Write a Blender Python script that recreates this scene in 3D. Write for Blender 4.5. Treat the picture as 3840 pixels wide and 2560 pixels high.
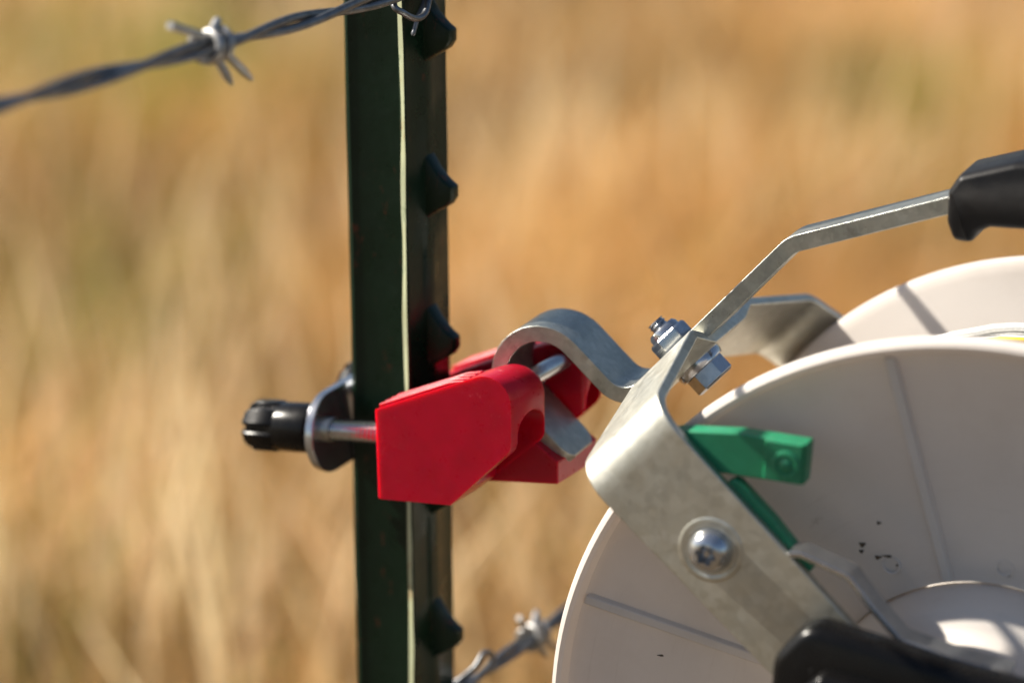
import bpy, bmesh, math, random
import numpy as np
from mathutils import Vector, Matrix

for o in list(bpy.data.objects):
    bpy.data.objects.remove(o, do_unlink=True)
SC = bpy.context.scene
COL = SC.collection
R_ = math.radians

# ------------------------------------------------------------------ camera
cam_d = bpy.data.cameras.new('camera')
cam = bpy.data.objects.new('camera', cam_d)
COL.objects.link(cam)
PITCH = R_(16.0)
DIST = 1.3067
FOCUS_PT = Vector((0, 0, 0.95))
cam.location = FOCUS_PT - DIST * Vector((0, math.cos(PITCH), -math.sin(PITCH)))
cam.rotation_euler = (math.pi / 2 - PITCH, 0, 0)
cam_d.sensor_width = 36
cam_d.lens = 100
cam_d.clip_start = 0.05
cam_d.clip_end = 500
cam_d.dof.use_dof = True
cam_d.dof.focus_distance = 1.300
cam_d.dof.aperture_fstop = 3.3
SC.camera = cam

# ------------------------------------------------------------------ sky and sun
SUN = Vector((-0.745, 0.23, 0.62)).normalized()          # towards the sun
W = bpy.data.worlds.new('World')
SC.world = W
W.use_nodes = True
wn = W.node_tree.nodes
sky = wn.new('ShaderNodeTexSky')
sky.sky_type = 'NISHITA'
sky.sun_disc = False
sky.sun_elevation = math.asin(SUN.z)
sky.sun_rotation = math.atan2(SUN.x, SUN.y)
sky.dust_density = 1.5
W.node_tree.links.new(sky.outputs['Color'], wn['Background'].inputs['Color'])
wn['Background'].inputs['Strength'].default_value = 0.05
sd = bpy.data.lights.new('sun', 'SUN')
sd.energy = 5.0
sd.angle = R_(0.53)
sd.color = (1.0, 0.93, 0.82)
sun = bpy.data.objects.new('sun', sd)
COL.objects.link(sun)
sun.rotation_euler = (-SUN).to_track_quat('-Z', 'Y').to_euler()
sun.location = (-2, 0, 4)

SC.view_settings.view_transform = 'Standard'
SC.view_settings.look = 'None'
SC.view_settings.gamma = 1
SC.view_settings.exposure = 1.05
SC.view_settings.use_curve_mapping = False
SC.cycles.use_denoising = True
SC.cycles.max_bounces = 8

# ------------------------------------------------------------------ materials
def ramp(nt, fac, stops):
    n = nt.nodes.new('ShaderNodeValToRGB')
    while len(n.color_ramp.elements) < len(stops):
        n.color_ramp.elements.new(0.5)
    for e, (p, c) in zip(n.color_ramp.elements, stops):
        e.position = p
        e.color = (*c, 1) if len(c) == 3 else c
    nt.links.new(fac, n.inputs['Fac'])
    return n.outputs['Color']

def noise(nt, scale, detail=4, rough=0.55, coord=None, dist=0.0):
    n = nt.nodes.new('ShaderNodeTexNoise')
    n.inputs['Scale'].default_value = scale
    n.inputs['Detail'].default_value = detail
    n.inputs['Roughness'].default_value = rough
    n.inputs['Distortion'].default_value = dist
    if coord is None:
        tc = nt.nodes.new('ShaderNodeTexCoord')
        coord = tc.outputs['Object']
    nt.links.new(coord, n.inputs['Vector'])
    return n.outputs['Fac']

def bump(nt, h, strength, distance=0.001):
    b = nt.nodes.new('ShaderNodeBump')
    b.inputs['Strength'].default_value = strength
    b.inputs['Distance'].default_value = distance
    nt.links.new(h, b.inputs['Height'])
    return b.outputs['Normal']

def mixrgb(nt, fac, a, b, mode='MIX'):
    n = nt.nodes.new('ShaderNodeMix')
    n.data_type = 'RGBA'
    n.blend_type = mode
    for s, v in ((0, fac), (6, a), (7, b)):
        if hasattr(v, 'is_linked'):
            nt.links.new(v, n.inputs[s])
        else:
            n.inputs[s].default_value = v if s == 0 else ((*v, 1) if len(v) == 3 else v)
    return n.outputs[2]

def new_mat(name):
    m = bpy.data.materials.new(name)
    m.use_nodes = True
    return m, m.node_tree, m.node_tree.nodes['Principled BSDF']

def zinc(name, c0, c1, rough=(0.32, 0.5), grain=0.25, scale=120, dirt=0.35, metal=0.92):
    m, nt, p = new_mat(name)
    L = nt.links
    f = noise(nt, scale * 0.35, 5, 0.6)
    col = ramp(nt, f, [(0.3, c0), (0.7, c1)])
    d = noise(nt, scale * 0.5, 6, 0.75)
    dm = ramp(nt, d, [(0.60, (0, 0, 0)), (0.78, (1, 1, 1))])
    sep = nt.nodes.new('ShaderNodeMath'); sep.operation = 'MULTIPLY'
    L.new(dm, sep.inputs[0]); sep.inputs[1].default_value = dirt
    col = mixrgb(nt, sep.outputs[0], col, (0.16, 0.13, 0.09))
    vo = nt.nodes.new('ShaderNodeTexVoronoi'); vo.inputs['Scale'].default_value = scale * 2.2
    tc = nt.nodes.new('ShaderNodeTexCoord'); L.new(tc.outputs['Object'], vo.inputs['Vector'])
    bw_ = nt.nodes.new('ShaderNodeSeparateColor'); L.new(vo.outputs['Color'], bw_.inputs[0])
    cg = nt.nodes.new('ShaderNodeCombineColor')
    for q in range(3): L.new(bw_.outputs[0], cg.inputs[q])
    col = mixrgb(nt, 0.10, col, cg.outputs[0], 'OVERLAY')
    mp = nt.nodes.new('ShaderNodeMapping'); mp.inputs['Scale'].default_value = (1.0, 14.0, 1.0); mp.inputs['Rotation'].default_value = (0.5, 0.3, 0.75)
    L.new(tc.outputs['Object'], mp.inputs['Vector'])
    sc = ramp(nt, noise(nt, 45, 6, 0.8, mp.outputs['Vector']), [(0.63, (0, 0, 0)), (0.68, (1, 1, 1))])
    ms = nt.nodes.new('ShaderNodeMath'); ms.operation = 'MULTIPLY'; L.new(sc, ms.inputs[0]); ms.inputs[1].default_value = 0.35
    col = mixrgb(nt, ms.outputs[0], col, (0.78, 0.78, 0.76))
    hs = nt.nodes.new('ShaderNodeHueSaturation'); hs.inputs['Saturation'].default_value = 1.0
    L.new(col, hs.inputs['Color']); col = hs.outputs['Color']
    L.new(col, p.inputs['Base Color'])
    p.inputs['Metallic'].default_value = metal
    rr = ramp(nt, noise(nt, scale, 5, 0.7), [(0.3, (rough[0],) * 3), (0.7, (rough[1],) * 3)])
    L.new(rr, p.inputs['Roughness'])
    L.new(bump(nt, noise(nt, scale * 14, 3, 0.6), grain, 0.0004), p.inputs['Normal'])
    return m

M = {}
M['zinc'] = zinc('zinc_plate', (0.50, 0.495, 0.44), (0.60, 0.58, 0.50), (0.36, 0.50), 0.25, 120, 0.16, metal=0.93)
M['zinc_dull'] = zinc('zinc_dull', (0.30, 0.315, 0.29), (0.48, 0.475, 0.43), (0.26, 0.42), 0.35, 160, 0.55, metal=0.9)
M['zinc_bright'] = zinc('zinc_bright', (0.46, 0.48, 0.51), (0.60, 0.61, 0.62), (0.10, 0.22), 0.08, 200, 0.2)
M['wire'] = zinc('galvanised_wire', (0.13, 0.137, 0.148), (0.23, 0.237, 0.25), (0.35, 0.5), 0.2, 300, 0.35)
M['barb'] = zinc('galvanised_barb', (0.34, 0.335, 0.33), (0.52, 0.51, 0.49), (0.4, 0.6), 0.2, 300, 0.5)

def scuffs(nt, col, amount, tone):
    tc = nt.nodes.new('ShaderNodeTexCoord'); L = nt.links
    for k, rot in enumerate(((0.2, 0.5, 0.4), (0.9, 0.2, 1.3))):
        mp = nt.nodes.new('ShaderNodeMapping'); mp.inputs['Scale'].default_value = (1.0, 22.0, 1.0); mp.inputs['Rotation'].default_value = rot
        L.new(tc.outputs['Object'], mp.inputs['Vector'])
        sc = ramp(nt, noise(nt, 30, 5, 0.8, mp.outputs['Vector']), [(0.655, (0, 0, 0)), (0.69, (1, 1, 1))])
        ms = nt.nodes.new('ShaderNodeMath'); ms.operation = 'MULTIPLY'; L.new(sc, ms.inputs[0]); ms.inputs[1].default_value = amount
        col = mixrgb(nt, ms.outputs[0], col, tone)
    return col

def plastic(name, c, rough, sss=0.0, radius=(1, 0.2, 0.1), scale=0.004, speck=None, tint=None, bumpy=0.05, spec=0.5, scuff=0.0):
    m, nt, p = new_mat(name)
    L = nt.links
    f = noise(nt, 60, 4, 0.6)
    c1 = tint or tuple(x * 0.82 for x in c)
    col = ramp(nt, f, [(0.3, c), (0.75, c1)])
    if scuff:
        col = scuffs(nt, col, scuff, tuple(min(1, x * 1.25 + 0.09) for x in c))
    if speck:
        s = noise(nt, 900, 2, 0.5)
        area = noise(nt, 25, 3, 0.6)
        mm = nt.nodes.new('ShaderNodeMath'); mm.operation = 'MULTIPLY'
        L.new(ramp(nt, s, [(0.62, (0, 0, 0)), (0.70, (1, 1, 1))]), mm.inputs[0])
        L.new(ramp(nt, area, [(0.45, (0, 0, 0)), (0.65, (1, 1, 1))]), mm.inputs[1])
        m2 = nt.nodes.new('ShaderNodeMath'); m2.operation = 'MULTIPLY'
        L.new(mm.outputs[0], m2.inputs[0]); m2.inputs[1].default_value = 0.55
        col = mixrgb(nt, m2.outputs[0], col, speck)
    L.new(col, p.inputs['Base Color'])
    L.new(ramp(nt, noise(nt, 150, 5, 0.7), [(0.3, (rough,) * 3), (0.75, (min(1, rough * 1.5),) * 3)]), p.inputs['Roughness'])
    p.inputs['Specular IOR Level'].default_value = spec
    if sss:
        p.inputs['Subsurface Weight'].default_value = sss
        p.inputs['Subsurface Radius'].default_value = radius
        p.inputs['Subsurface Scale'].default_value = scale
    L.new(bump(nt, noise(nt, 1400, 3, 0.6), bumpy, 0.0003), p.inputs['Normal'])
    return m

M['red'] = plastic('red_plastic', (0.42, 0.0010, 0.019), 0.25, 0.75, (1.0, 0.08, 0.07), 0.008, (0.42, 0.08, 0.08), (0.33, 0.0008, 0.014), 0.05, spec=0.28, scuff=0.35)
M['black'] = plastic('black_plastic', (0.004, 0.004, 0.0045), 0.22, tint=(0.006, 0.0055, 0.005), bumpy=0.08, spec=0.22, scuff=0.2)
M['grip'] = plastic('grip_rubber', (0.006, 0.006, 0.007), 0.36, tint=(0.010, 0.009, 0.0085), speck=(0.14, 0.12, 0.10), bumpy=0.15, spec=0.2, scuff=0.25)
M['green'] = plastic('green_plastic', (0.012, 0.19, 0.088), 0.36, 0.35, (0.3, 1.0, 0.5), 0.003, tint=(0.018, 0.26, 0.125), scuff=0.3, speck=(0.25, 0.34, 0.24))

def white_plastic():
    m, nt, p = new_mat('white_plastic')
    L = nt.links
    f = noise(nt, 14, 5, 0.6)
    col = ramp(nt, f, [(0.3, (0.87, 0.81, 0.75)), (0.7, (0.81, 0.75, 0.69))])
    st = ramp(nt, noise(nt, 38, 5, 0.72), [(0.665, (0, 0, 0)), (0.72, (1, 1, 1))])
    m1 = nt.nodes.new('ShaderNodeMath'); m1.operation = 'MULTIPLY'
    L.new(st, m1.inputs[0]); m1.inputs[1].default_value = 0.28
    col = mixrgb(nt, m1.outputs[0], col, (0.28, 0.20, 0.12))
    # dust and rub marks left by handling: long arcs round the axle and soft grimy clouds
    tc = nt.nodes.new('ShaderNodeTexCoord'); sx = nt.nodes.new('ShaderNodeSeparateXYZ'); L.new(tc.outputs['Object'], sx.inputs[0])
    def m_(op, a, b=None):
        q = nt.nodes.new('ShaderNodeMath'); q.operation = op
        for i_, v in enumerate((a, b)):
            if v is None: continue
            if hasattr(v, 'is_linked'): L.new(v, q.inputs[i_])
            else: q.inputs[i_].default_value = v
        return q.outputs[0]
    rad = m_('SQRT', m_('ADD', m_('MULTIPLY', sx.outputs['X'], sx.outputs['X']), m_('MULTIPLY', sx.outputs['Z'], sx.outputs['Z'])))
    ang = m_('ARCTAN2', sx.outputs['Z'], sx.outputs['X'])
    cb = nt.nodes.new('ShaderNodeCombineXYZ'); L.new(m_('MULTIPLY', rad, 420.0), cb.inputs[0]); L.new(m_('MULTIPLY', ang, 2.5), cb.inputs[1])
    arcs = ramp(nt, noise(nt, 1.0, 4, 0.7, cb.outputs[0]), [(0.58, (0, 0, 0)), (0.72, (1, 1, 1))])
    col = mixrgb(nt, m_('MULTIPLY', arcs, 0.16), col, (0.50, 0.44, 0.38))
    cloud = ramp(nt, noise(nt, 22, 6, 0.68), [(0.50, (0, 0, 0)), (0.70, (1, 1, 1))])
    col = mixrgb(nt, m_('MULTIPLY', cloud, 0.15), col, (0.46, 0.38, 0.30))
    L.new(col, p.inputs['Base Color'])
    p.inputs['Roughness'].default_value = 0.42
    L.new(bump(nt, noise(nt, 500, 3, 0.6), 0.04, 0.0004), p.inputs['Normal'])
    tr = nt.nodes.new('ShaderNodeBsdfTranslucent')
    tr.inputs['Color'].default_value = (0.70, 0.62, 0.56, 1)
    mx = nt.nodes.new('ShaderNodeMixShader')
    mx.inputs[0].default_value = 0.25
    L.new(p.outputs[0], mx.inputs[1]); L.new(tr.outputs[0], mx.inputs[2])
    L.new(mx.outputs[0], nt.nodes['Material Output'].inputs['Surface'])
    return m
M['white'] = white_plastic()

def post_paint():
    m, nt, p = new_mat('post_paint')
    L = nt.links
    f = noise(nt, 30, 4, 0.6)
    col = ramp(nt, f, [(0.3, (0.0028, 0.0135, 0.0062)), (0.75, (0.0045, 0.020, 0.009))])
    tc = nt.nodes.new('ShaderNodeTexCoord')
    mp = nt.nodes.new('ShaderNodeMapping'); mp.inputs['Scale'].default_value = (1, 1, 0.35)
    L.new(tc.outputs['Object'], mp.inputs['Vector'])
    r = noise(nt, 130, 6, 0.75, mp.outputs['Vector'])
    rm = ramp(nt, r, [(0.62, (0, 0, 0)), (0.67, (1, 1, 1))])
    col = mixrgb(nt, rm, col, (0.085, 0.026, 0.013))
    dust = ramp(nt, noise(nt, 420, 3, 0.6), [(0.64, (0, 0, 0)), (0.72, (1, 1, 1))])
    md = nt.nodes.new('ShaderNodeMath'); md.operation = 'MULTIPLY'; L.new(dust, md.inputs[0]); md.inputs[1].default_value = 0.06
    col = mixrgb(nt, md.outputs[0], col, (0.20, 0.20, 0.15))
    L.new(col, p.inputs['Base Color'])
    p.inputs['Specular IOR Level'].default_value = 0.28
    L.new(ramp(nt, noise(nt, 80, 4, 0.6), [(0.3, (0.24,) * 3), (0.7, (0.40,) * 3)]), p.inputs['Roughness'])
    L.new(bump(nt, noise(nt, 160, 4, 0.6), 0.25, 0.0006), p.inputs['Normal'])
    return m
M['post'] = post_paint()

def post_edge():  # paler mottled colour for the strip along the near flange edge
    m, nt, p = new_mat('post_pale_edge')
    L = nt.links
    tc = nt.nodes.new('ShaderNodeTexCoord')
    mp = nt.nodes.new('ShaderNodeMapping'); mp.inputs['Scale'].default_value = (1, 1, 0.3)
    L.new(tc.outputs['Object'], mp.inputs['Vector'])
    r = noise(nt, 180, 5, 0.7, mp.outputs['Vector'])
    col = ramp(nt, r, [(0.32, (0.10, 0.14, 0.07)), (0.40, (0.40, 0.43, 0.28)), (0.58, (0.37, 0.38, 0.23)), (0.68, (0.30, 0.19, 0.10))])
    L.new(col, p.inputs['Base Color'])
    p.inputs['Roughness'].default_value = 0.4
    L.new(bump(nt, noise(nt, 600, 3, 0.6), 0.2, 0.0004), p.inputs['Normal'])
    return m
M['edge'] = post_edge()

def rope_mat(name, c):
    m, nt, p = new_mat(name)
    nt.links.new(ramp(nt, noise(nt, 900, 3, 0.6), [(0.3, c), (0.7, tuple(x * 0.75 for x in c))]), p.inputs['Base Color'])
    p.inputs['Roughness'].default_value = 0.45
    return m
M['rope'] = rope_mat('rope_white', (0.82, 0.81, 0.78))
M['rope_yellow'] = rope_mat('rope_yellow', (0.80, 0.50, 0.03))

def ground_mat():
    m, nt, p = new_mat('straw_soil')
    col = ramp(nt, noise(nt, 6, 8, 0.7), [(0.25, (0.05, 0.035, 0.02)), (0.5, (0.10, 0.068, 0.036)), (0.75, (0.17, 0.12, 0.06))])
    nt.links.new(col, p.inputs['Base Color'])
    p.inputs['Roughness'].default_value = 0.9
    nt.links.new(bump(nt, noise(nt, 25, 8, 0.7), 0.6, 0.03), p.inputs['Normal'])
    return m
M['ground'] = ground_mat()

def grass_mat():
    m = bpy.data.materials.new('dry_grass')
    m.use_nodes = True
    nt = m.node_tree
    nt.nodes.remove(nt.nodes['Principled BSDF'])
    at = nt.nodes.new('ShaderNodeAttribute'); at.attribute_name = 'tone'
    df = nt.nodes.new('ShaderNodeBsdfDiffuse')
    tr = nt.nodes.new('ShaderNodeBsdfTranslucent')
    mx = nt.nodes.new('ShaderNodeMixShader'); mx.inputs[0].default_value = 0.4
    L = nt.links
    L.new(at.outputs['Color'], df.inputs['Color']); L.new(at.outputs['Color'], tr.inputs['Color'])
    L.new(df.outputs[0], mx.inputs[1]); L.new(tr.outputs[0], mx.inputs[2])
    L.new(mx.outputs[0], nt.nodes['Material Output'].inputs['Surface'])
    return m
M['grass'] = grass_mat()

# ------------------------------------------------------------------ helpers (lengths in millimetres)
def obj(name, vf, mat, parent=None, bevel=0, seg=2, smooth=38, bevang=35):
    v, f = vf
    me = bpy.data.meshes.new(name)
    me.from_pydata([(x * .001, y * .001, z * .001) for x, y, z in v], [], f)
    bm = bmesh.new(); bm.from_mesh(me)
    bmesh.ops.recalc_face_normals(bm, faces=bm.faces)
    bm.to_mesh(me); bm.free()
    for m in (mat if isinstance(mat, (list, tuple)) else [mat]):
        me.materials.append(m)
    if smooth:
        me.polygons.foreach_set('use_smooth', [True] * len(me.polygons))
        me.set_sharp_from_angle(angle=R_(smooth))
    o = bpy.data.objects.new(name, me)
    COL.objects.link(o)
    o.parent = parent
    if bevel:
        b = o.modifiers.new('edges', 'BEVEL')
        b.width = bevel * .001; b.segments = seg; b.limit_method = 'ANGLE'; b.angle_limit = R_(bevang)
        b.harden_normals = True
    return o

def thing(name, label, cat, loc=(0, 0, 0), rot=(0, 0, 0), group=None):
    o = bpy.data.objects.new(name, None)
    o.empty_display_size = 0.02
    COL.objects.link(o)
    o.location = loc; o.rotation_euler = rot
    o['label'] = label; o['category'] = cat
    if group: o['group'] = group
    return o

def tag(o, label=None, cat=None, kind=None):
    if label: o['label'] = label
    if cat: o['category'] = cat
    if kind: o['kind'] = kind
    return o

def join(*parts):
    V, F = [], []
    for v, f in parts:
        b = len(V); V += list(v); F += [tuple(i + b for i in q) for q in f]
    return V, F

def prism(poly, lo, hi, mp):
    n = len(poly)
    V = [mp(p, q, lo) for p, q in poly] + [mp(p, q, hi) for p, q in poly]
    F = [tuple(range(n)), tuple(range(2 * n - 1, n - 1, -1))]
    F += [(i, (i + 1) % n, n + (i + 1) % n, n + i) for i in range(n)]
    return V, F

def loft(sections, mp):
    """sections: list of (poly2d, e) with equal counts"""
    n = len(sections[0][0]); V = []; F = []
    for poly, e in sections:
        V += [mp(p, q, e) for p, q in poly]
    for s in range(len(sections) - 1):
        for i in range(n):
            a = s * n + i; b = s * n + (i + 1) % n
            F.append((a, b, b + n, a + n))
    F.append(tuple(range(n))); F.append(tuple(range(len(V) - 1, len(V) - n - 1, -1)))
    return V, F

def inset(poly, d):
    out = []; n = len(poly)
    area = sum(poly[i][0] * poly[(i + 1) % n][1] - poly[(i + 1) % n][0] * poly[i][1] for i in range(n))
    sg = 1 if area > 0 else -1
    for i in range(n):
        p0 = Vector(poly[i - 1]); p1 = Vector(poly[i]); p2 = Vector(poly[(i + 1) % n])
        d1 = (p1 - p0).normalized(); d2 = (p2 - p1).normalized()
        n1 = Vector((-d1.y, d1.x)) * sg; n2 = Vector((-d2.y, d2.x)) * sg
        b = n1 + n2
        b = b / max(0.5, b.length_squared / 2)
        out.append(tuple(p1 + b * d))
    return out

def fillet(pts, radii, n=7):
    """round the corners of an open 2-D path"""
    out = [tuple(pts[0])]
    for i in range(1, len(pts) - 1):
        p0, p1, p2 = (Vector(p) for p in (pts[i - 1], pts[i], pts[i + 1]))
        r = radii[i - 1] if isinstance(radii, (list, tuple)) else radii
        d1 = (p0 - p1); d2 = (p2 - p1)
        l1, l2 = d1.length, d2.length
        d1.normalize(); d2.normalize()
        ang = d1.angle(d2)
        if r <= 0 or abs(ang - math.pi) < 0.01:
            out.append(tuple(p1)); continue
        t = min(r / math.tan(ang / 2), l1 * .49, l2 * .49)
        rr = t * math.tan(ang / 2)
        c = p1 + (d1 + d2).normalized() * (rr / math.sin(ang / 2))
        a0 = p1 + d1 * t - c; a1 = p1 + d2 * t - c
        tot = a0.angle(a1)
        sgn = 1 if a0.x * a1.y - a0.y * a1.x > 0 else -1
        for k in range(n + 1):
            th = sgn * tot * k / n
            out.append((c.x + a0.x * math.cos(th) - a0.y * math.sin(th), c.y + a0.x * math.sin(th) + a0.y * math.cos(th)))
    out.append(tuple(pts[-1]))
    return out

def fillet_closed(poly, radii, n=5):
    m = len(poly)
    if not isinstance(radii, (list, tuple)): radii = [radii] * m
    out = []
    for i in range(m):
        seg = fillet([poly[i - 1], poly[i], poly[(i + 1) % m]], [radii[i]], n)
        out += seg[1:-1]
    return out

def strap(path, th, widths, mp, centre=0.0):
    """flat bar bent along a 2-D path; widths: half width or function(point index fraction, point)"""
    n = len(path); V = []; F = []
    for i, p in enumerate(path):
        a = Vector(path[max(0, i - 1)]); b = Vector(path[min(n - 1, i + 1)])
        p = Vector(p)
        d1 = (p - a).normalized() if i else (b - p).normalized()
        d2 = (b - p).normalized() if i < n - 1 else d1
        d = (d1 + d2).normalized()
        nn = Vector((-d.y, d.x)) / max(0.6, d.dot(d2))
        w = widths(i / (n - 1), p) if callable(widths) else widths
        for s, e in ((1, -w), (1, w), (-1, w), (-1, -w)):
            q = p + nn * (s * th / 2)
            V.append(mp(q.x, q.y, centre + e))
    for i in range(n - 1):
        for k in range(4):
            a = i * 4 + k; b = i * 4 + (k + 1) % 4
            F.append((a, b, b + 4, a + 4))
    F.append((3, 2, 1, 0)); F.append(tuple(4 * (n - 1) + k for k in range(4)))
    return V, F

def lathe(profile, mp, seg=64, closed=False, lobe=None):
    """profile: (radius, axial); mp(x, y, axial)"""
    V = []; F = []; m = len(profile)
    for j in range(seg):
        th = 2 * math.pi * j / seg
        for i, (r, a) in enumerate(profile):
            rr = r if lobe is None else lobe(r, a, th, i)
            V.append(mp(rr * math.cos(th), rr * math.sin(th), a))
    rng = m if closed else m - 1
    for j in range(seg):
        for i in range(rng):
            a = j * m + i; b = j * m + (i + 1) % m
            c = ((j + 1) % seg) * m + (i + 1) % m; d = ((j + 1) % seg) * m + i
            F.append((a, b, c, d))
    if not closed:
        if profile[0][0] > 1e-6: F.append(tuple(j * m for j in range(seg)))
        if profile[-1][0] > 1e-6: F.append(tuple(j * m + m - 1 for j in reversed(range(seg))))
    return V, F

def smooth_path(pts, sub=6):
    P = [Vector(p) for p in pts]; out = []
    for i in range(len(P) - 1):
        p0 = P[max(0, i - 1)]; p1 = P[i]; p2 = P[i + 1]; p3 = P[min(len(P) - 1, i + 2)]
        for k in range(sub):
            t = k / sub
            out.append(0.5 * ((2 * p1) + (p2 - p0) * t + (2 * p0 - 5 * p1 + 4 * p2 - p3) * t * t + (3 * p1 - p0 - 3 * p2 + p3) * t ** 3))
    out.append(P[-1])
    return out

def tube(path, rad, seg=10):
    P = [Vector(p) for p in path]; n = len(P); V = []; F = []
    up = Vector((0.31, 0.2, 0.93)).normalized()
    for i, p in enumerate(P):
        d = (P[min(n - 1, i + 1)] - P[max(0, i - 1)]).normalized()
        x = (up - d * up.dot(d))
        if x.length < 1e-3: x = d.orthogonal()
        x.normalize(); up = x
        y = d.cross(x)
        r = rad[i] if isinstance(rad, (list, tuple)) else rad
        for k in range(seg):
            t = 2 * math.pi * k / seg
            V.append(tuple(p + x * (r * math.cos(t)) + y * (r * math.sin(t))))
    for i in range(n - 1):
        for k in range(seg):
            a = i * seg + k; b = i * seg + (k + 1) % seg
            F.append((a, b, b + seg, a + seg))
    F.append(tuple(reversed(range(seg)))); F.append(tuple((n - 1) * seg + k for k in range(seg)))
    return V, F

def hexagon(r, rot=0.0, n=6):
    return [(r * math.cos(rot + i * 2 * math.pi / n), r * math.sin(rot + i * 2 * math.pi / n)) for i in range(n)]

# ------------------------------------------------------------------ ground and grass
def ground():
    n = 60; V = []; F = []
    xs = np.concatenate([np.linspace(-200, -8, 12), np.linspace(-7, 7, 29), np.linspace(8, 200, 12)])
    ys = np.concatenate([np.linspace(-60, -3, 8), np.linspace(-2, 14, 33), np.linspace(16, 260, 14)])
    rg = np.random.default_rng(3)
    for y in ys:
        for x in xs:
            near = abs(x) < 8 and -3 < y < 15
            V.append((x * 1000, y * 1000, (rg.normal() * 12 if near else 0)))
    m = len(xs)
    for j in range(len(ys) - 1):
        for i in range(m - 1):
            F.append((j * m + i, j * m + i + 1, (j + 1) * m + i + 1, (j + 1) * m + i))
    return tag(obj('ground', (V, F), M['ground'], smooth=80), 'straw covered brown soil under the dry pasture', kind='structure')
ground()

def value_noise(x, y, cell, seed):
    rg = np.random.default_rng(seed)
    g = rg.random((256, 256))
    fx = x / cell + 100; fy = y / cell + 100
    ix = np.floor(fx).astype(int); iy = np.floor(fy).astype(int)
    tx = fx - ix; ty = fy - iy
    tx = tx * tx * (3 - 2 * tx); ty = ty * ty * (3 - 2 * ty)
    q = lambda a, b: g[a % 256, b % 256]
    return (q(ix, iy) * (1 - tx) + q(ix + 1, iy) * tx) * (1 - ty) + (q(ix, iy + 1) * (1 - tx) + q(ix + 1, iy + 1) * tx) * ty

def blades(name, x, y, h, wd, tone, lean, rg, curl=0.35):
    n = len(x); S = 4
    az = rg.random(n) * 2 * np.pi
    lz = rg.random(n) * 2 * np.pi
    t = np.linspace(0, 1, S)
    V = np.zeros((n, S, 2, 3))
    for s in range(S):
        ts = t[s]
        off = lean * h * (0.3 * ts + 0.7 * ts * ts)
        cx = x + np.cos(lz) * off; cy = y + np.sin(lz) * off
        cz = h * (ts - curl * lean * ts ** 2)
        w = wd * (1 - 0.85 * ts ** 1.5) / 2
        for k, sg in enumerate((-1, 1)):
            V[:, s, k, 0] = cx + sg * w * np.cos(az); V[:, s, k, 1] = cy + sg * w * np.sin(az); V[:, s, k, 2] = cz
    base = (np.arange(n) * S * 2)[:, None, None]
    q = np.array([[2 * s, 2 * s + 1, 2 * s + 3, 2 * s + 2] for s in range(S - 1)])[None]
    Fc = (base + q).reshape(-1)
    me = bpy.data.meshes.new(name)
    me.vertices.add(n * S * 2); me.vertices.foreach_set('co', V.reshape(-1))
    nf = n * (S - 1)
    me.loops.add(nf * 4); me.loops.foreach_set('vertex_index', Fc)
    me.polygons.add(nf); me.polygons.foreach_set('loop_start', np.arange(nf) * 4)
    me.polygons.foreach_set('loop_total', np.full(nf, 4))
    me.update(calc_edges=True)
    at = me.attributes.new('tone', 'FLOAT_COLOR', 'POINT')
    c = np.ones((n, S * 2, 4)); c[:, :, :3] = tone[:, None, :]
    at.data.foreach_set('color', c.reshape(-1))
    me.materials.append(M['grass'])
    o = bpy.data.objects.new(name, me); COL.objects.link(o)
    return o

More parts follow.
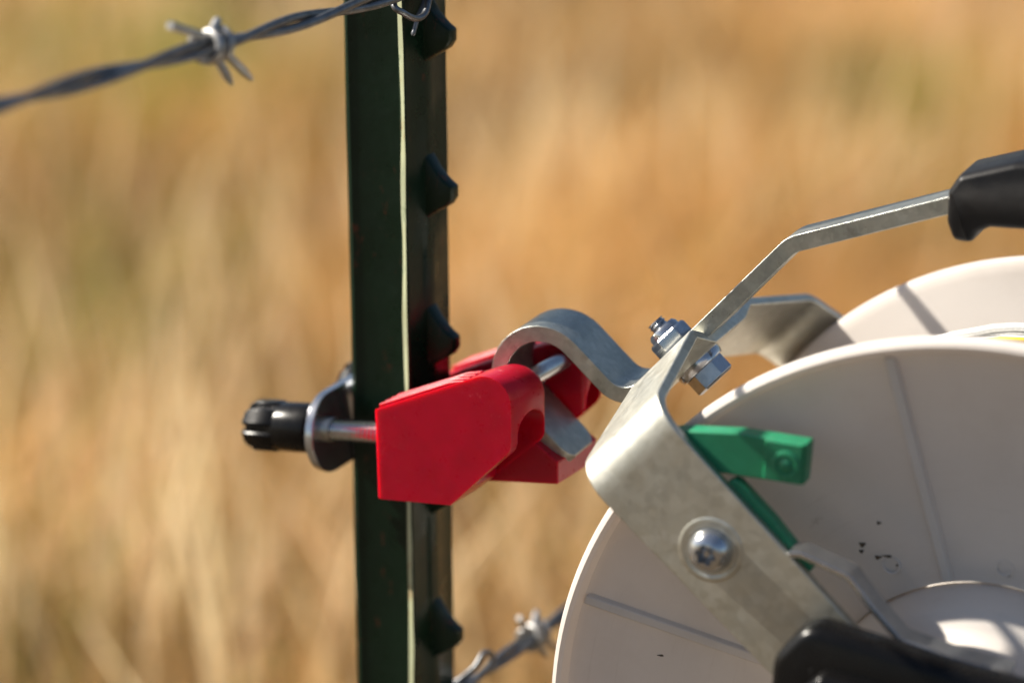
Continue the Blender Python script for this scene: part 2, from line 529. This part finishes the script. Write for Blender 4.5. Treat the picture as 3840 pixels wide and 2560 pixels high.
def grass():
    rg = np.random.default_rng(11)
    gold = np.array([0.73, 0.455, 0.175]); pale = np.array([0.88, 0.66, 0.40]); rust = np.array([0.46, 0.25, 0.085])
    olive = np.array([0.22, 0.245, 0.045]); grey = np.array([0.20, 0.135, 0.065])
    def colour(x, y, contrast=1.0):
        n = len(x)
        a = np.clip(value_noise(x, y, 0.42, 7) * 0.75 + value_noise(x, y, 0.13, 8) * 0.45 + (rg.random(n) - 0.5) * 0.5 - 0.12, 0, 1)[:, None]
        tone = np.where(a < 0.5, rust + (gold - rust) * a * 2, gold + (pale - gold) * (a - 0.5) * 2)
        old = np.clip((value_noise(x, y, 0.55, 21) * 0.55 + value_noise(x, y, 0.13, 22) * 0.5 - 0.50) * 5, 0, 0.9) * contrast
        tone = np.where((rg.random(n) < old)[:, None], grey, tone)
        g = np.zeros(n)
        for px, py, r, s_ in GREEN:
            g = np.maximum(g, s_ * np.exp(-((x - px) ** 2 + ((y - py) * 0.55) ** 2) / r ** 2))
        g = np.clip(g + 0.12 * (value_noise(x, y, 0.9, 9) - 0.45), 0, 1)
        tone = np.where((rg.random(n) < g)[:, None], olive * (0.8 + 0.6 * rg.random((n, 1))), tone)
        return np.clip(tone * (0.75 + 0.5 * rg.random((n, 1))), 0, 1)
    N = 330000
    y = 0.55 + 10.5 * rg.random(N) ** 1.5
    x = (rg.random(N) - 0.5) * 2 * (0.75 + 0.27 * (y + 0.6))
    cl = value_noise(x, y, 0.10, 1) * 0.5 + value_noise(x, y, 0.28, 3) * 0.4 + value_noise(x, y, 0.8, 2) * 0.25
    keep = rg.random(N) < np.clip((cl - 0.38) * 3.2, 0.03, 1)
    x, y = x[keep], y[keep]
    n = len(x)
    h = (0.18 + 0.30 * rg.random(n)) * (0.55 + 0.75 * value_noise(x, y, 0.33, 5))
    wd = 0.0025 + 0.0045 * rg.random(n)
    o = blades('dry_grass', x, y, h, wd, colour(x, y), 0.25 + 0.75 * rg.random(n), rg)
    tag(o, 'dense golden dry pasture grass filling the blurred background', 'grass', 'stuff')
    # pale seed stalks standing above the leaves
    N = 4500
    y = 0.9 + 9 * rg.random(N) ** 1.4
    x = (rg.random(N) - 0.5) * 2 * (0.6 + 0.25 * (y + 0.6))
    cl = value_noise(x, y, 0.35, 31)
    k = rg.random(N) < np.clip((cl - 0.35) * 2.5, 0.04, 1)
    x, y = x[k], y[k]
    x = np.append(x, [-0.262, -0.255, -0.27, -0.250, -0.275, -0.258]); y = np.append(y, [1.25, 1.28, 1.31, 1.22, 1.27, 1.33])
    n = len(x)
    h = 0.34 + 0.26 * rg.random(n)
    o = blades('seed_stalks', x, y, h, 0.007 + 0.009 * rg.random(n), np.clip(pale * (0.9 + 0.35 * rg.random((n, 1))), 0, 0.95), 0.1 + 0.35 * rg.random(n), rg)
    tag(o, 'pale upright dry stalks standing out of the golden grass', 'grass', 'stuff')
GREEN = [(-0.80, 4.7, 0.36, 1.0), (-0.70, 4.3, 0.2, 0.6), (-0.57, 2.65, 0.11, 0.85), (-0.52, 3.0, 0.13, 0.55), (-0.70, 2.5, 0.12, 0.75), (0.69, 3.4, 0.09, 1.0), (0.82, 4.3, 0.2, 0.8), (-0.53, 1.5, 0.10, 0.7)]
grass()

# ------------------------------------------------------------------ steel T-post
FENCE = R_(-28.0)
PO = Vector((-0.0414, 0.0758, 0.9335))            # post axis at clamp height
LEAN = R_(-0.35)
post_dir = Vector((math.sin(LEAN), 0, math.cos(LEAN)))
base = PO - post_dir * (PO.z / post_dir.z)
post_rot = (Matrix.Rotation(LEAN, 3, 'Y') @ Matrix.Rotation(FENCE, 3, 'Z')).to_euler()
KZ = PO.z * 1000 / post_dir.z
post = thing('steel_fence_post', 'dark green studded steel T-post with a pale edge, holding the red clamp', 'fence post', base, post_rot)

def post_body():
    prof = [(3.4, 0), (3.2, 4.2), (2.2, 6.5), (2.0, 18.8), (1.2, 20.3), (-1.6, 20.3), (-2.4, 19.0), (-2.8, 5), (-4.4, 2.3), (-37, 1.9),
            (-40, 2.8), (-42.3, 1.9), (-42.8, 0), (-42.3, -1.9), (-40, -2.8), (-37, -1.9), (-4.4, -2.3), (-2.8, -5), (-2.5, -18.6), (-1.5, -19.7),
            (1.3, -20.8), (2.1, -20.0), (2.2, -6.5), (3.2, -4.2)]
    n = len(prof); V = []; F = []
    rg = random.Random(4)
    ks = [-120 + i * 13 for i in range(int((KZ + 300 + 120) / 13) + 1)]
    wob = [[rg.gauss(0, 1) for _ in range(n)] for _ in ks]
    for j, k in enumerate(ks):
        bow = 0.9 * math.sin(k / 95.0) + 0.5 * math.sin(k / 41.0 + 1)
        for i, (p, q) in enumerate(prof):
            w = (wob[j][i] + wob[max(0, j - 1)][i] + wob[max(0, j - 2)][i]) * 0.05
            if i in (19, 20): w *= 3.2
            if p < -36: p -= bow * 0.5
            V.append((p + w, q + w * 0.6, k))
    for j in range(len(ks) - 1):
        for i in range(n):
            a = j * n + i; b = j * n + (i + 1) % n
            F.append((a, b, b + n, a + n))
    F.append(tuple(reversed(range(n)))); F.append(tuple((len(ks) - 1) * n + i for i in range(n)))
    o = obj('post_body', (V, F), [M['post'], M['edge']], post, smooth=24)
    for j in range(len(ks) - 1):
        o.data.polygons[j * n + 19].material_index = 1
    return o
post_body()

def stud_mesh():
    side = [(1.5, 16), (3.6, 14.6), (8.0, 8.0), (13.6, 2.6), (17.0, 0.3), (17.0, -5.0), (14.6, -8.6), (6.5, -13.5), (1.5, -17)]
    secs = []
    for e, s in ((-4.6, 0.78), (-4.0, 0.95), (-2.6, 1.0), (2.6, 1.0), (4.0, 0.95), (4.6, 0.78)):
        secs.append(([(1.5 + (p - 1.5) * s, q * (0.6 + 0.4 * s)) for p, q in side], e))
    return loft(secs, lambda p, q, e: (p, e, q))
s0 = obj('stud', stud_mesh(), M['post'], post, bevel=0.6, smooth=42)
studs = [149, 73.5, -1, -77, -153, -229, -304, -380, 224]
for i, k in enumerate(studs):
    s = s0
    if i:
        s = s0.copy(); COL.objects.link(s); s.parent = post
    s.location = (0, 0, (KZ + k) * .001)

# ------------------------------------------------------------------ barbed wire
def wire_frame(name, label, k):
    return thing(name, label, 'barbed wire', PO + Vector((0, 0, k * .001)), (0, 0, FENCE), 'barbed wires of the fence')

def strands(par, f0, f1, pitch, ph, wob=0.0):
    for s in range(2):
        pts = []; n = int((f1 - f0) / 5)
        for i in range(n + 1):
            f = f0 + (f1 - f0) * i / n
            t = 2 * math.pi * (f / pitch + 0.06 * math.sin(f / 140.0)) + ph + s * math.pi
            pts.append((7.5 + 2.1 * math.cos(t), f, 2.1 * math.sin(t) + wob * math.sin(f / 170.0)))
        obj('strand', tube(pts, 2.0, 12), M['wire'], par, smooth=60)

def barb(par, f, tip0, tip1, start=0.5, turns=1.5, length=11.0):
    # wire wrapped round both strands, its cut ends left standing; tips are (n, f, k) offsets from the wire
    R = 5.6; n = int(20 * turns); pts = []
    for i in range(n + 1):
        t = math.pi * start + 2 * math.pi * turns * i / n
        pts.append(Vector((7.5 + R * math.cos(t), f - length / 2 + length * i / n, R * math.sin(t))))
    c = Vector((7.5, f, 0))
    t0 = c + Vector(tip0); t1 = c + Vector(tip1)
    path = smooth_path([t0, t0.lerp(pts[0], 0.35), t0.lerp(pts[0], 0.75)] + pts + [t1.lerp(pts[-1], 0.7), t1.lerp(pts[-1], 0.35), t1], 3)
    rad = [1.9] * len(path)
    rad[0] = 1.6; rad[-1] = 0.7; rad[-2] = 1.2; rad[-3] = 1.6
    obj('barb', tube(path, rad, 10), M['barb'], par, smooth=60)

wu = wire_frame('barbed_wire', 'upper barbed wire crossing in front of the post top with one bright barb', 170.5)
strands(wu, -620, 520, 150, 1.2)
barb(wu, -192, (2, -30, 13.5), (3, 12, -17.5))
barb(wu, -184, (-3, 4, 9), (2, 21, -18.5))
barb(wu, -520, (2, -22, 13), (3, 12, -17)); barb(wu, 150, (2, -22, 13), (3, 12, -17))
wl = wire_frame('barbed_wire', 'lower barbed wire running away behind the white reel, out of focus', -192.5)
strands(wl, -700, 620, 140, 2.0)

barb(wl, 96, (2, -18, 18), (2, 16, -16))
barb(wl, 104, (-4, 6, 9), (2, 22, -18))
barb(wl, -240, (2, -22, 13), (3, 12, -17)); barb(wl, 420, (2, -22, 13), (3, 12, -17))

cu = thing('wire_clip', 'bent galvanised clip tying the upper barbed wire to the post stud', 'wire clip', PO + Vector((0, 0, .1705)), (0, 0, FENCE), 'wire clips on the post')
obj('clip_wire', tube(smooth_path([(-6, -21, 14), (1, -26, 5), (8, -42, -4), (12, -40, -8), (12.5, -30, -12), (12, -20, -11), (10, -12, -3), (9.5, -7, 6), (6, 2, 14), (5, 14, 10), (2, 22, 4), (-5, 22, 2)], 6), 1.55, 10), M['wire'], cu, smooth=60)
obj('clip_tail', tube(smooth_path([(7.5, -4, 14), (7, -10, -4), (6, -17, -15), (5.5, -20.5, -22)], 6), [1.3] * 12 + [1.1] * 6 + [0.7], 10), M['wire'], cu, smooth=60)
cl = thing('wire_clip', 'blurred galvanised clip looped round the lower wire at the post foot side', 'wire clip', PO + Vector((0, 0, -.1925)), (0, 0, FENCE), 'wire clips on the post')
obj('clip_wire', tube(smooth_path([(-6, 21, -6), (4, 24, 2), (12, 26, 10), (13, 33, 15), (12, 44, 10), (6, 52, 1), (2, 44, -7), (5, 32, -9), (8, 16, -5), (6, 0, -2), (4, -22, 4), (-6, -22, 4)], 6), 1.6, 10), M['wire'], cl, smooth=60)

# ------------------------------------------------------------------ red clamp on the post
clamp = thing('post_clamp', 'red plastic reel hanger clamped to the green post with a black knob and zinc plate', 'clamp', PO, (0, 0, FENCE))
NK = lambda n, k, f: (n, f, k)

ear_poly = fillet_closed([(-1.1, -26.8), (71.5, 4.6), (71.9, -36.0), (39.6, -68.2), (0.1, -71.4)], [0.6, 13, 8, 1.0, 1.0], 9)

def ear(f_near, f_far, sg):
    flare = lambda pl, u: [(p + 4.6 * u * max(0.0, min(1.0, (p - 40) / 28.0)), q) for p, q in pl]
    secs = [(ear_poly, f_near), (flare(ear_poly, 0.45), f_near + sg * 9)]
    for d, e in ((0, f_far - sg * 4.0), (0.4, f_far - sg * 2.0), (1.2, f_far - sg * 0.7), (2.4, f_far)):
        secs.append((flare(inset(ear_poly, d), 1.0), e))
    return loft(secs, NK)

def cut(target, cutter_vf):
    c = obj('cutter', cutter_vf, M['red'], target.parent, smooth=0)
    b = target.modifiers.new('cut', 'BOOLEAN')
    b.operation = 'DIFFERENCE'; b.object = c; b.solver = 'EXACT'
    bpy.context.view_layer.update()
    dg = bpy.context.evaluated_depsgraph_get()
    me = bpy.data.meshes.new_from_object(target.evaluated_get(dg))
    target.modifiers.remove(b)
    target.data = me
    bpy.data.objects.remove(c, do_unlink=True)
    me.set_sharp_from_angle(angle=R_(38))

def arch(fc, r, ktop, n0, n1):
    poly = [(fc + r * math.cos(t), ktop - r + r * math.sin(t)) for t in np.linspace(0, math.pi, 15)]
    poly += [(fc - r, -90), (fc + r, -90)]
    return prism(poly, n0, n1, lambda f, k, n: (n, f, k))

ear_f = obj('ear', ear(-48, -20, 1), M['red'], clamp)
cut(ear_f, arch(-32.6, 10.8, -20, 50, 95))
ear_r = obj('ear', ear(48, 20, -1), M['red'], clamp)
cut(ear_r, arch(32.6, 10.8, -20, 50, 95))
for e in (ear_f, ear_r):
    b = e.modifiers.new('edges', 'BEVEL'); b.width = .0007; b.segments = 2; b.limit_method = 'ANGLE'; b.angle_limit = R_(40); b.harden_normals = True
d = Vector((71.5 + 1.1, 4.6 + 26.8)).normalized(); nrm = Vector((-d.y, d.x))
for par, fs in ((ear_f, (-44.0, -38.4, -32.8, -27.2)), (ear_r, (27.2, 32.8, 38.4, 44.0))):
    for f in fs:
        p0 = Vector((-1.1, -26.8)) + d * 1.0; p1 = p0 + d * 50
        poly = [p0 - nrm * 2, p1 - nrm * 2, p1 + nrm * 0.05, p1 - d * 8 + nrm * 1.5, p0 + nrm * 1.8]
        obj('ridge', prism([tuple(p) for p in poly], f - 1.35, f + 1.35, NK), M['red'], par, bevel=0.6, seg=3)
obj('bridge', prism([(28, -65.5), (82.5, -59.2), (82.5, -48.3), (65, -37.0), (40, -40)], -20.8, 20.8, NK), M['red'], clamp, bevel=0.8, seg=3)
PIN = (64.0, -11.5)
obj('pin', lathe([(0, -22.5), (4.6, -22.5), (4.6, 22.5), (0, 22.5)], lambda x, y, a: (PIN[0] + x, a, PIN[1] + y), 32), M['zinc_bright'], clamp)

plate = [(20 * math.cos(t) - 18, 20 * math.sin(t)) for t in np.linspace(math.pi / 2, 3 * math.pi / 2, 17)] + \
        [(20 * math.cos(t) + 18, 20 * math.sin(t)) for t in np.linspace(-math.pi / 2, math.pi / 2, 17)]
obj('clamp_plate', prism([(f, k - 51.5 + f * 0.05) for f, k in plate], -48.0, -43.4, lambda f, k, n: (n + (k + 51) * -0.09, f, k)), M['zinc_bright'], clamp, bevel=0.7, seg=2)

def thread_profile(r, a0, a1, pitch=1.9, depth=0.8):
    pr = [(0, a0)]; a = a0
    while a < a1:
        pr += [(r - depth, a), (r, a + pitch * 0.5)]
        a += pitch
    return pr + [(r - depth, a1), (0, a1)]

TILT = math.tan(R_(5.0))
def along(f, k0):
    return lambda x, y, a: (a, f + x, k0 + y + a * TILT)
for f, k0 in ((-26, -45.3), (26, -37.5)):
    mpb = along(f, k0)
    obj('bolt', lathe(thread_profile(5.5, -56, 4, 2.3, 1.0), mpb, 32), M['zinc_bright'], clamp, smooth=30)
    obj('collar', lathe([(0, -44), (6.2, -44), (6.2, -38.5), (5.9, -38), (0, -38)], mpb, 32), M['zinc_dull'], clamp)
    if f < 0:
        prof = [(0, -84.5), (6.5, -84.5), (9.5, -84), (10.4, -82.5), (10.8, -80), (11.0, -73), (11.4, -70), (12.4, -66), (12.4, -52), (11.8, -49), (0, -49)]
    else:
        prof = [(0, -61.5), (6.5, -61.5), (9.5, -61), (10.4, -60), (11.0, -57), (11.6, -54), (12.6, -51), (11.8, -49), (0, -49)]
    knob = obj('knob', lathe(prof, mpb, 72), M['black'], clamp, bevel=0.5, smooth=35)
    a0, a1 = (-85.0, -68.5) if f < 0 else (-61.5, -53)
    for q in range(6):
        c = q * math.pi / 3 + 0.42
        ring = [(13.2, 0.30), (13.2, -0.30), (11.4, -0.42), (6.0, -0.3), (6.0, 0.3), (11.4, 0.42)]
        star = [(r * math.cos(c + t), r * math.sin(c + t)) for r, t in ring]
        small = [(r * 0.80 * math.cos(c + t), r * 0.80 * math.sin(c + t)) for r, t in ring]
        obj('lobe', loft([(small, a0 - 0.8), (star, a0 + 3.0), (star, a1), (small, a1 + 4.5)], mpb), M['black'], knob, bevel=0.9, seg=2)

# ------------------------------------------------------------------ fence reel
RO = Vector((0.199, -0.1188, 0.7895))
reel = thing('fence_reel', 'white fence reel with zinc frame, black grip and green lock, hooked on the red clamp', 'reel', RO, (0, 0, R_(-22)))
rh = Vector((-.735, .678)); th_ = Vector((.678, .735))
def RT(r, t, a):
    v = rh * r + th_ * t
    return (v.x, a, v.y)
AX = lambda x, y, a: (x, a, y)

# frame strap: front arm, ridged cross piece, rear arm
fp = fillet([(-29, -18), (-29, 208.5), (61, 222.5), (73, 215.3), (117, 215.3), (133, 218.5), (198, 200), (214, 172), (214, -18)],
            [17, 4, 4, 4, 5, 14, 14], 8)
def fw(u, p):
    if p.x < -10:
        return 20.3 + min(4.2, max(0, (p.y - 80) / 110 * 4.2))
    return 24.5 - min(3.5, max(0, (p.x + 10) / 70 * 3.5))
fv, ff = strap(fp, 5.0, fw, lambda a, r, t: RT(r, t, a))
frame = obj('frame', (fv, ff), M['zinc'], reel, bevel=0.9, seg=2, smooth=50, bevang=50)

# carrying bar: hook, flat under the bolt, handle
arc = [(258 + 21.5 * math.sin(x), -55 - 21.5 * math.cos(x)) for x in np.linspace(0, math.pi, 20)]
bp = [(220.5, -76.5), (221, -76.5), (222, -76.5), (224, -76.5), (226.5, -76.5), (229.5, -76.5)] + arc + fillet([(256, -33.5), (221.2, -33.5), (221.2, 80), (184.5, 148), (150, 208)], [13, 14, 30], 9)[1:]
def bw(u, p):
    if p.y < -70 and p.x < 229:
        return 9.0 + 8.0 * math.sqrt(max(0.0, 1 - ((229.0 - p.x) / 8.6) ** 2))
    return 17.0 - 6.0 * max(0.0, min(1.0, (p.y - 5) / 45.0))
obj('carry_bar', strap(bp, 7.8, bw, lambda r, t, a: RT(r, t, a), 84), M['zinc_dull'], reel, bevel=1.15, seg=2, smooth=50, bevang=55)

grip_nk = [(-36.2, 241.2), (-31.5, 249.0), (-7.6, 256.4), (-1, 257.4), (40, 260), (95, 264), (140, 260), (147, 246), (140, 224), (128, 222), (118, 231), (80, 229), (40, 227.5), (3, 226.8),
           (-17.0, 226.4), (-22.5, 223.6), (-25.0, 218.8), (-33.0, 219.2), (-36.4, 227.5)]
GP = fillet_closed(grip_nk, [3, 5, 8, 6, 6, 8, 8, 8, 7, 6, 8, 8, 8, 8, 5, 4, 2.5, 4, 6], 4)
secs = [(inset(GP, 3.0), 64), (inset(GP, 1.6), 64.8), (inset(GP, 0.5), 67), (GP, 70), (GP, 98), (inset(GP, 0.5), 101), (inset(GP, 1.6), 103.2), (inset(GP, 3.0), 104)]
obj('grip', loft(secs, AX), M['grip'], reel, smooth=60)

def RAD(t0, a0):      # lathe axis along the radial direction
    return lambda x, y, r: RT(r, t0 + x, a0 + y)
hexa = hexagon(10.4, 0.35)
bolt = obj('frame_bolt', loft([(inset(hexa, 1.2), 200.0), (hexa, 201.0), (hexa, 208.6), (inset(hexa, 0.2), 208.8)], lambda x, y, r: RT(r, x + 2, 84 + y)), M['zinc_bright'], reel, bevel=0.35)
obj('washer', lathe([(0, 208.6), (11.6, 208.8), (12.4, 210.6), (12.4, 213.4), (0, 213.4)], RAD(2, 84), 40), M['zinc_bright'], bolt, bevel=0.3)
obj('thread', lathe(thread_profile(4.6, 224, 239.5), RAD(0, 84), 28), M['zinc_bright'], bolt)
nut = obj('lock_nut', loft([(inset(hexa, 0.3), 224.4), (hexa, 225.2), (hexa, 231.5), (inset(hexa, 0.9), 232.6)], lambda x, y, r: RT(r, x, 84 + y)), M['zinc_bright'], reel, bevel=0.35)
obj('nut_collar', lathe([(0, 232), (8.2, 232), (8.0, 234.5), (6.9, 236), (5, 236.4), (0, 236.4)], RAD(0, 84), 36), M['zinc_bright'], nut)

# flanges: shallow cones that open outwards
def flange(sgn, a_rim, R, hub_r, rise, th=3.0):
    a = lambda x: a_rim + sgn * x        # x grows towards the drum
    prof = [(hub_r, a(rise)), (R - 7, a(4.4)), (R - 4.2, a(2.8)), (R - 3.4, a(-0.6)), (R - 2.4, a(-3.0)), (R - 0.4, a(-4.0)), (R + 1.6, a(-3.0)), (R + 2.5, a(-0.4)), (R + 2.7, a(3.0)),
            (R + 2.0, a(5.6)), (R - 0.6, a(7.4)), (R - 4, a(8.0)), (hub_r, a(rise + th))]
    return lathe(prof, AX, 160, closed=True)
FR, BR = 192.5, 181.0
RISE = 24.0
RISE_REAR = 42.0
ff_ = obj('front_flange', flange(1, 0, FR, 79, RISE), M['white'], reel, smooth=40)
rf_ = obj('rear_flange', flange(-1, 200, BR, 79, RISE_REAR), M['white'], reel, smooth=40)

def flange_rib(R, a_rim, sgn, ang, RISE=RISE):
    c, s = math.cos(ang), math.sin(ang)
    V = []
    for rr, aa in ((80, RISE), (R - 5, 4.0)):
        for w, h in ((-3.2, 0.6), (-2.0, -2.7), (2.0, -2.7), (3.2, 0.6)):
            V.append((rr * c - w * s, a_rim + sgn * (aa + h), rr * s + w * c))
    return V, [(0, 1, 5, 4), (1, 2, 6, 5), (2, 3, 7, 6), (0, 3, 2, 1), (4, 5, 6, 7), (3, 0, 4, 7)]
for i in range(6):
    ang = R_(103.4) + i * R_(60)
    obj('rib', flange_rib(FR, 0, 1, ang), M['white'], ff_, bevel=0.7)
    obj('rib', flange_rib(BR, 200, -1, ang + R_(11), RISE_REAR), M['white'], rf_, bevel=0.7)
hub = obj('hub', lathe([(0, -29), (22, -29), (52, -27.5), (56.5, -25), (59, -20), (61.5, -2), (62.8, 1.5), (65.5, 4), (70.5, 6.5), (74, 11), (76.2, 17), (77.6, 22), (77.6, 40), (0, 40)], AX, 120), M['white'], reel, smooth=50)
obj('drum', lathe([(0, 38), (60, 38), (60, 170), (0, 170)], AX, 80), M['white'], reel)
obj('axle', lathe([(0, -40), (9, -40), (10, -38), (10, 222), (0, 222)], AX, 32), M['zinc'], reel)
def on_front(rr): return RISE - (rr - 79) * (RISE - 4.2) / (FR - 6 - 79)
for ang, rr, r0 in ((R_(86), 88, 4.2), (R_(118), 93, 4.4)):
    x0, y0, a0 = rr * math.cos(ang), rr * math.sin(ang), on_front(rr)
    obj('moulding_mark', lathe([(r0 - 1.2, a0 - 0.1), (r0 - 0.9, a0 - 0.8), (r0 - 0.2, a0 - 0.8), (r0 + 0.2, a0 + 0.5)], lambda x, y, a, x0=x0, y0=y0: (x0 + x, a, y0 + y), 28, closed=True), M['white'], ff_)

SPECKS = [(-56.5, 91.0, 1.8, 1), (-56.8, 87.6, 1.3, 1), (-49.1, 102.3, 1.2, 1), (-49.6, 85.4, 1.5, 1.2), (-45.5, 86.4, 0.9, 3.0), (7.9, 84.0, 1.1, 1), (-40.5, 82.5, 0.9, 1.6), (-146.4, 27.8, 0.6, 3.0)]
dirt = rope_mat('dried_mud', (0.11, 0.078, 0.05))
for x0, y0, r0, st in SPECKS:
    a0 = on_front(math.hypot(x0, y0))
    obj('mud_speck', lathe([(0, a0 - 0.7), (r0 * 0.6, a0 - 0.55), (r0, a0 + 0.4)], lambda x, y, a: (x0 + x * st, a, y0 + y * 0.8), 10, lobe=lambda r, a, th, i: r * (1 + 0.3 * math.sin(3 * th + x0))), dirt, ff_)

# screw with its pressed ring on the front arm
SR, ST = 147.3, -2.4
def FACE(x, y, a): return RT(SR + y, ST + x, a)
scr = obj('pivot_screw', lathe([(0, -33.2), (2.2, -33.2), (3.6, -34.2), (4.2, -39.0), (5.2, -38.9), (7.4, -37.6), (9.2, -35.2), (10.1, -32.2), (10.3, -30.5)], FACE, 60,
      lobe=lambda r, a, th, i: r * (1 + 0.16 * math.cos(6 * th)) if i in (1, 2, 3) else r), M['zinc_bright'], reel, smooth=50)
obj('torx_pin', lathe([(0, -37), (1.4, -37), (1.7, -33), (0, -33)], FACE, 20), M['zinc_bright'], scr)
obj('pressed_ring', lathe([(10.6, -30.6), (11.6, -31.6), (13.2, -32.0), (14.8, -31.5), (16.0, -30.6)], FACE, 60), M['zinc'], frame, smooth=60)

# green lock lever between arm and flange
lv = [(203, 6), (194.3, 22), (175.7, 42), (152.3, 62), (140.6, 47.4), (170, 21.6), (180, 6)]
lever = obj('lock_lever', prism(lv, -25.5, -15.5, RT), M['green'], reel, bevel=0.9, seg=2)
obj('lever_pad', prism([(166, 50), (153.2, 60.8), (141.8, 47.2), (154.5, 36.5)], -27.6, -25, RT), M['green'], lever, bevel=0.7)
obj('lever_socket', lathe([(3.6, -27.4), (4.0, -28.1), (5.8, -28.3), (6.6, -27.9), (6.8, -27.2)], lambda x, y, a: RT(152 + y, 48.6 + x, a), 30), M['green'], lever)
obj('lever_rivet', lathe([(0, -28.7), (1.8, -28.5), (3.0, -27.9), (3.4, -27.4)], lambda x, y, a: RT(152 + y, 48.6 + x, a), 20), M['green'], lever)
obj('lock_pawl', prism([(162, 18), (163.6, 23), (162.8, 26.2), (160, 27.4), (140, 27.2), (112, 24.6), (112, 12), (150, 10)], -26.8, -20, RT), M['green'], reel, bevel=1.0, seg=3)
# bent zinc guard beside the arm
obj('pawl_guard', strap(fillet([(124, 25.5), (120.5, 29.5), (100.5, 38.5), (84, 36.5), (66, 35.6), (48, 46), (26, 61.5)], [3, 8, 8, 8, 6], 5), 2.8, 7, RT, -30), M['zinc_bright'], reel, bevel=0.6, bevang=55)
obj('guard_bolt', lathe([(0, -46), (4.5, -45.6), (6.2, -43.5), (6.6, -41), (6.6, -38), (0, -38)], lambda x, y, a: RT(27 + y, 58 + x, a), 24), M['zinc_bright'], reel)

# crank in front of the hub
co = fillet_closed([(-74, 40), (-72.5, 70), (-58, 87), (-35, 83), (0, 76.5), (60, 68), (150, 60), (150, 25), (60, 18), (-20, 12), (-62, 18)], [10, 14, 12, 14, 10, 10, 10, 10, 10, 14, 14], 5)
crank = obj('crank_arm', loft([(inset(co, 1.5), -46), (co, -48), (co, -58), (inset(co, 1.2), -61.5), (inset(co, 4), -63)], lambda x, y, a: (x, a, y - 4.5)), M['black'], reel, smooth=60)
ci = fillet_closed([(-64, 40), (-61.5, 57), (-49.0, 69.5), (-36, 68), (0, 62.5), (60, 55), (138, 48), (138, 36), (60, 30), (-18, 24), (-54, 30)], 5, 4)
obj('crank_web', loft([(ci, -61), (ci, -71), (inset(ci, 0.8), -72.6), (inset(ci, 2.4), -73.4)], lambda x, y, a: (x, a, y - 4.5)), M['black'], crank, smooth=50)

# ------------------------------------------------------------------ polywire on the drum
pw = thing('polywire', 'white and yellow fence polywire wound on the reel between its flanges', 'fence wire', RO, (0, 0, R_(-22)))
def winding(seed, rad, a0, a1, step, r_wire, jit):
    rg = random.Random(seed); pts = []
    turns = int((a1 - a0) / step); n = turns * 40
    for i in range(n + 1):
        t = 2 * math.pi * i / 40
        pts.append(((rad + jit * math.sin(t * 0.37 + seed) + rg.gauss(0, 0.35)) * math.cos(t), a0 + (a1 - a0) * i / n + 1.3 * math.sin(t * 0.21 + seed), (rad + jit * math.sin(t * 0.37 + seed) + rg.gauss(0, 0.35)) * math.sin(t)))
    return tube(pts, r_wire, 6)
obj('rope_core', lathe([(60.5, 36), (150, 24), (153, 60), (155, 100), (153, 140), (148, 163), (60.5, 158)], AX, 72, closed=True), M['rope'], pw)
obj('winding', winding(1, 155.5, 28, 164, 3.3, 1.7, 1.2), M['rope'], pw, smooth=60)
obj('winding', winding(5, 156.6, 40, 160, 5.5, 1.7, 1.8), M['rope'], pw, smooth=60)
for q in range(7):
    rr = random.Random(40 + q); aa = 70 + 13 * q; pts = []
    for i in range(97):
        t = 2 * math.pi * i / 96
        w = 157.0 + 2.2 * math.sin(2 * t + q * 1.7) + 1.6 * math.sin(5 * t + q) + rr.gauss(0, 0.25)
        pts.append((w * math.cos(t), aa + 9 * math.sin(t + q * 0.9) + 3 * math.sin(3 * t + q), w * math.sin(t)))
    obj('loose_turn', tube(pts, 2.0, 7), M['rope_yellow'] if q in (2, 5) else M['rope'], pw, smooth=60)
obj('tracer', winding(9, 157.0, 60, 150, 14, 1.5, 1.6), M['rope_yellow'], pw, smooth=60)
bpy.context.view_layer.update()
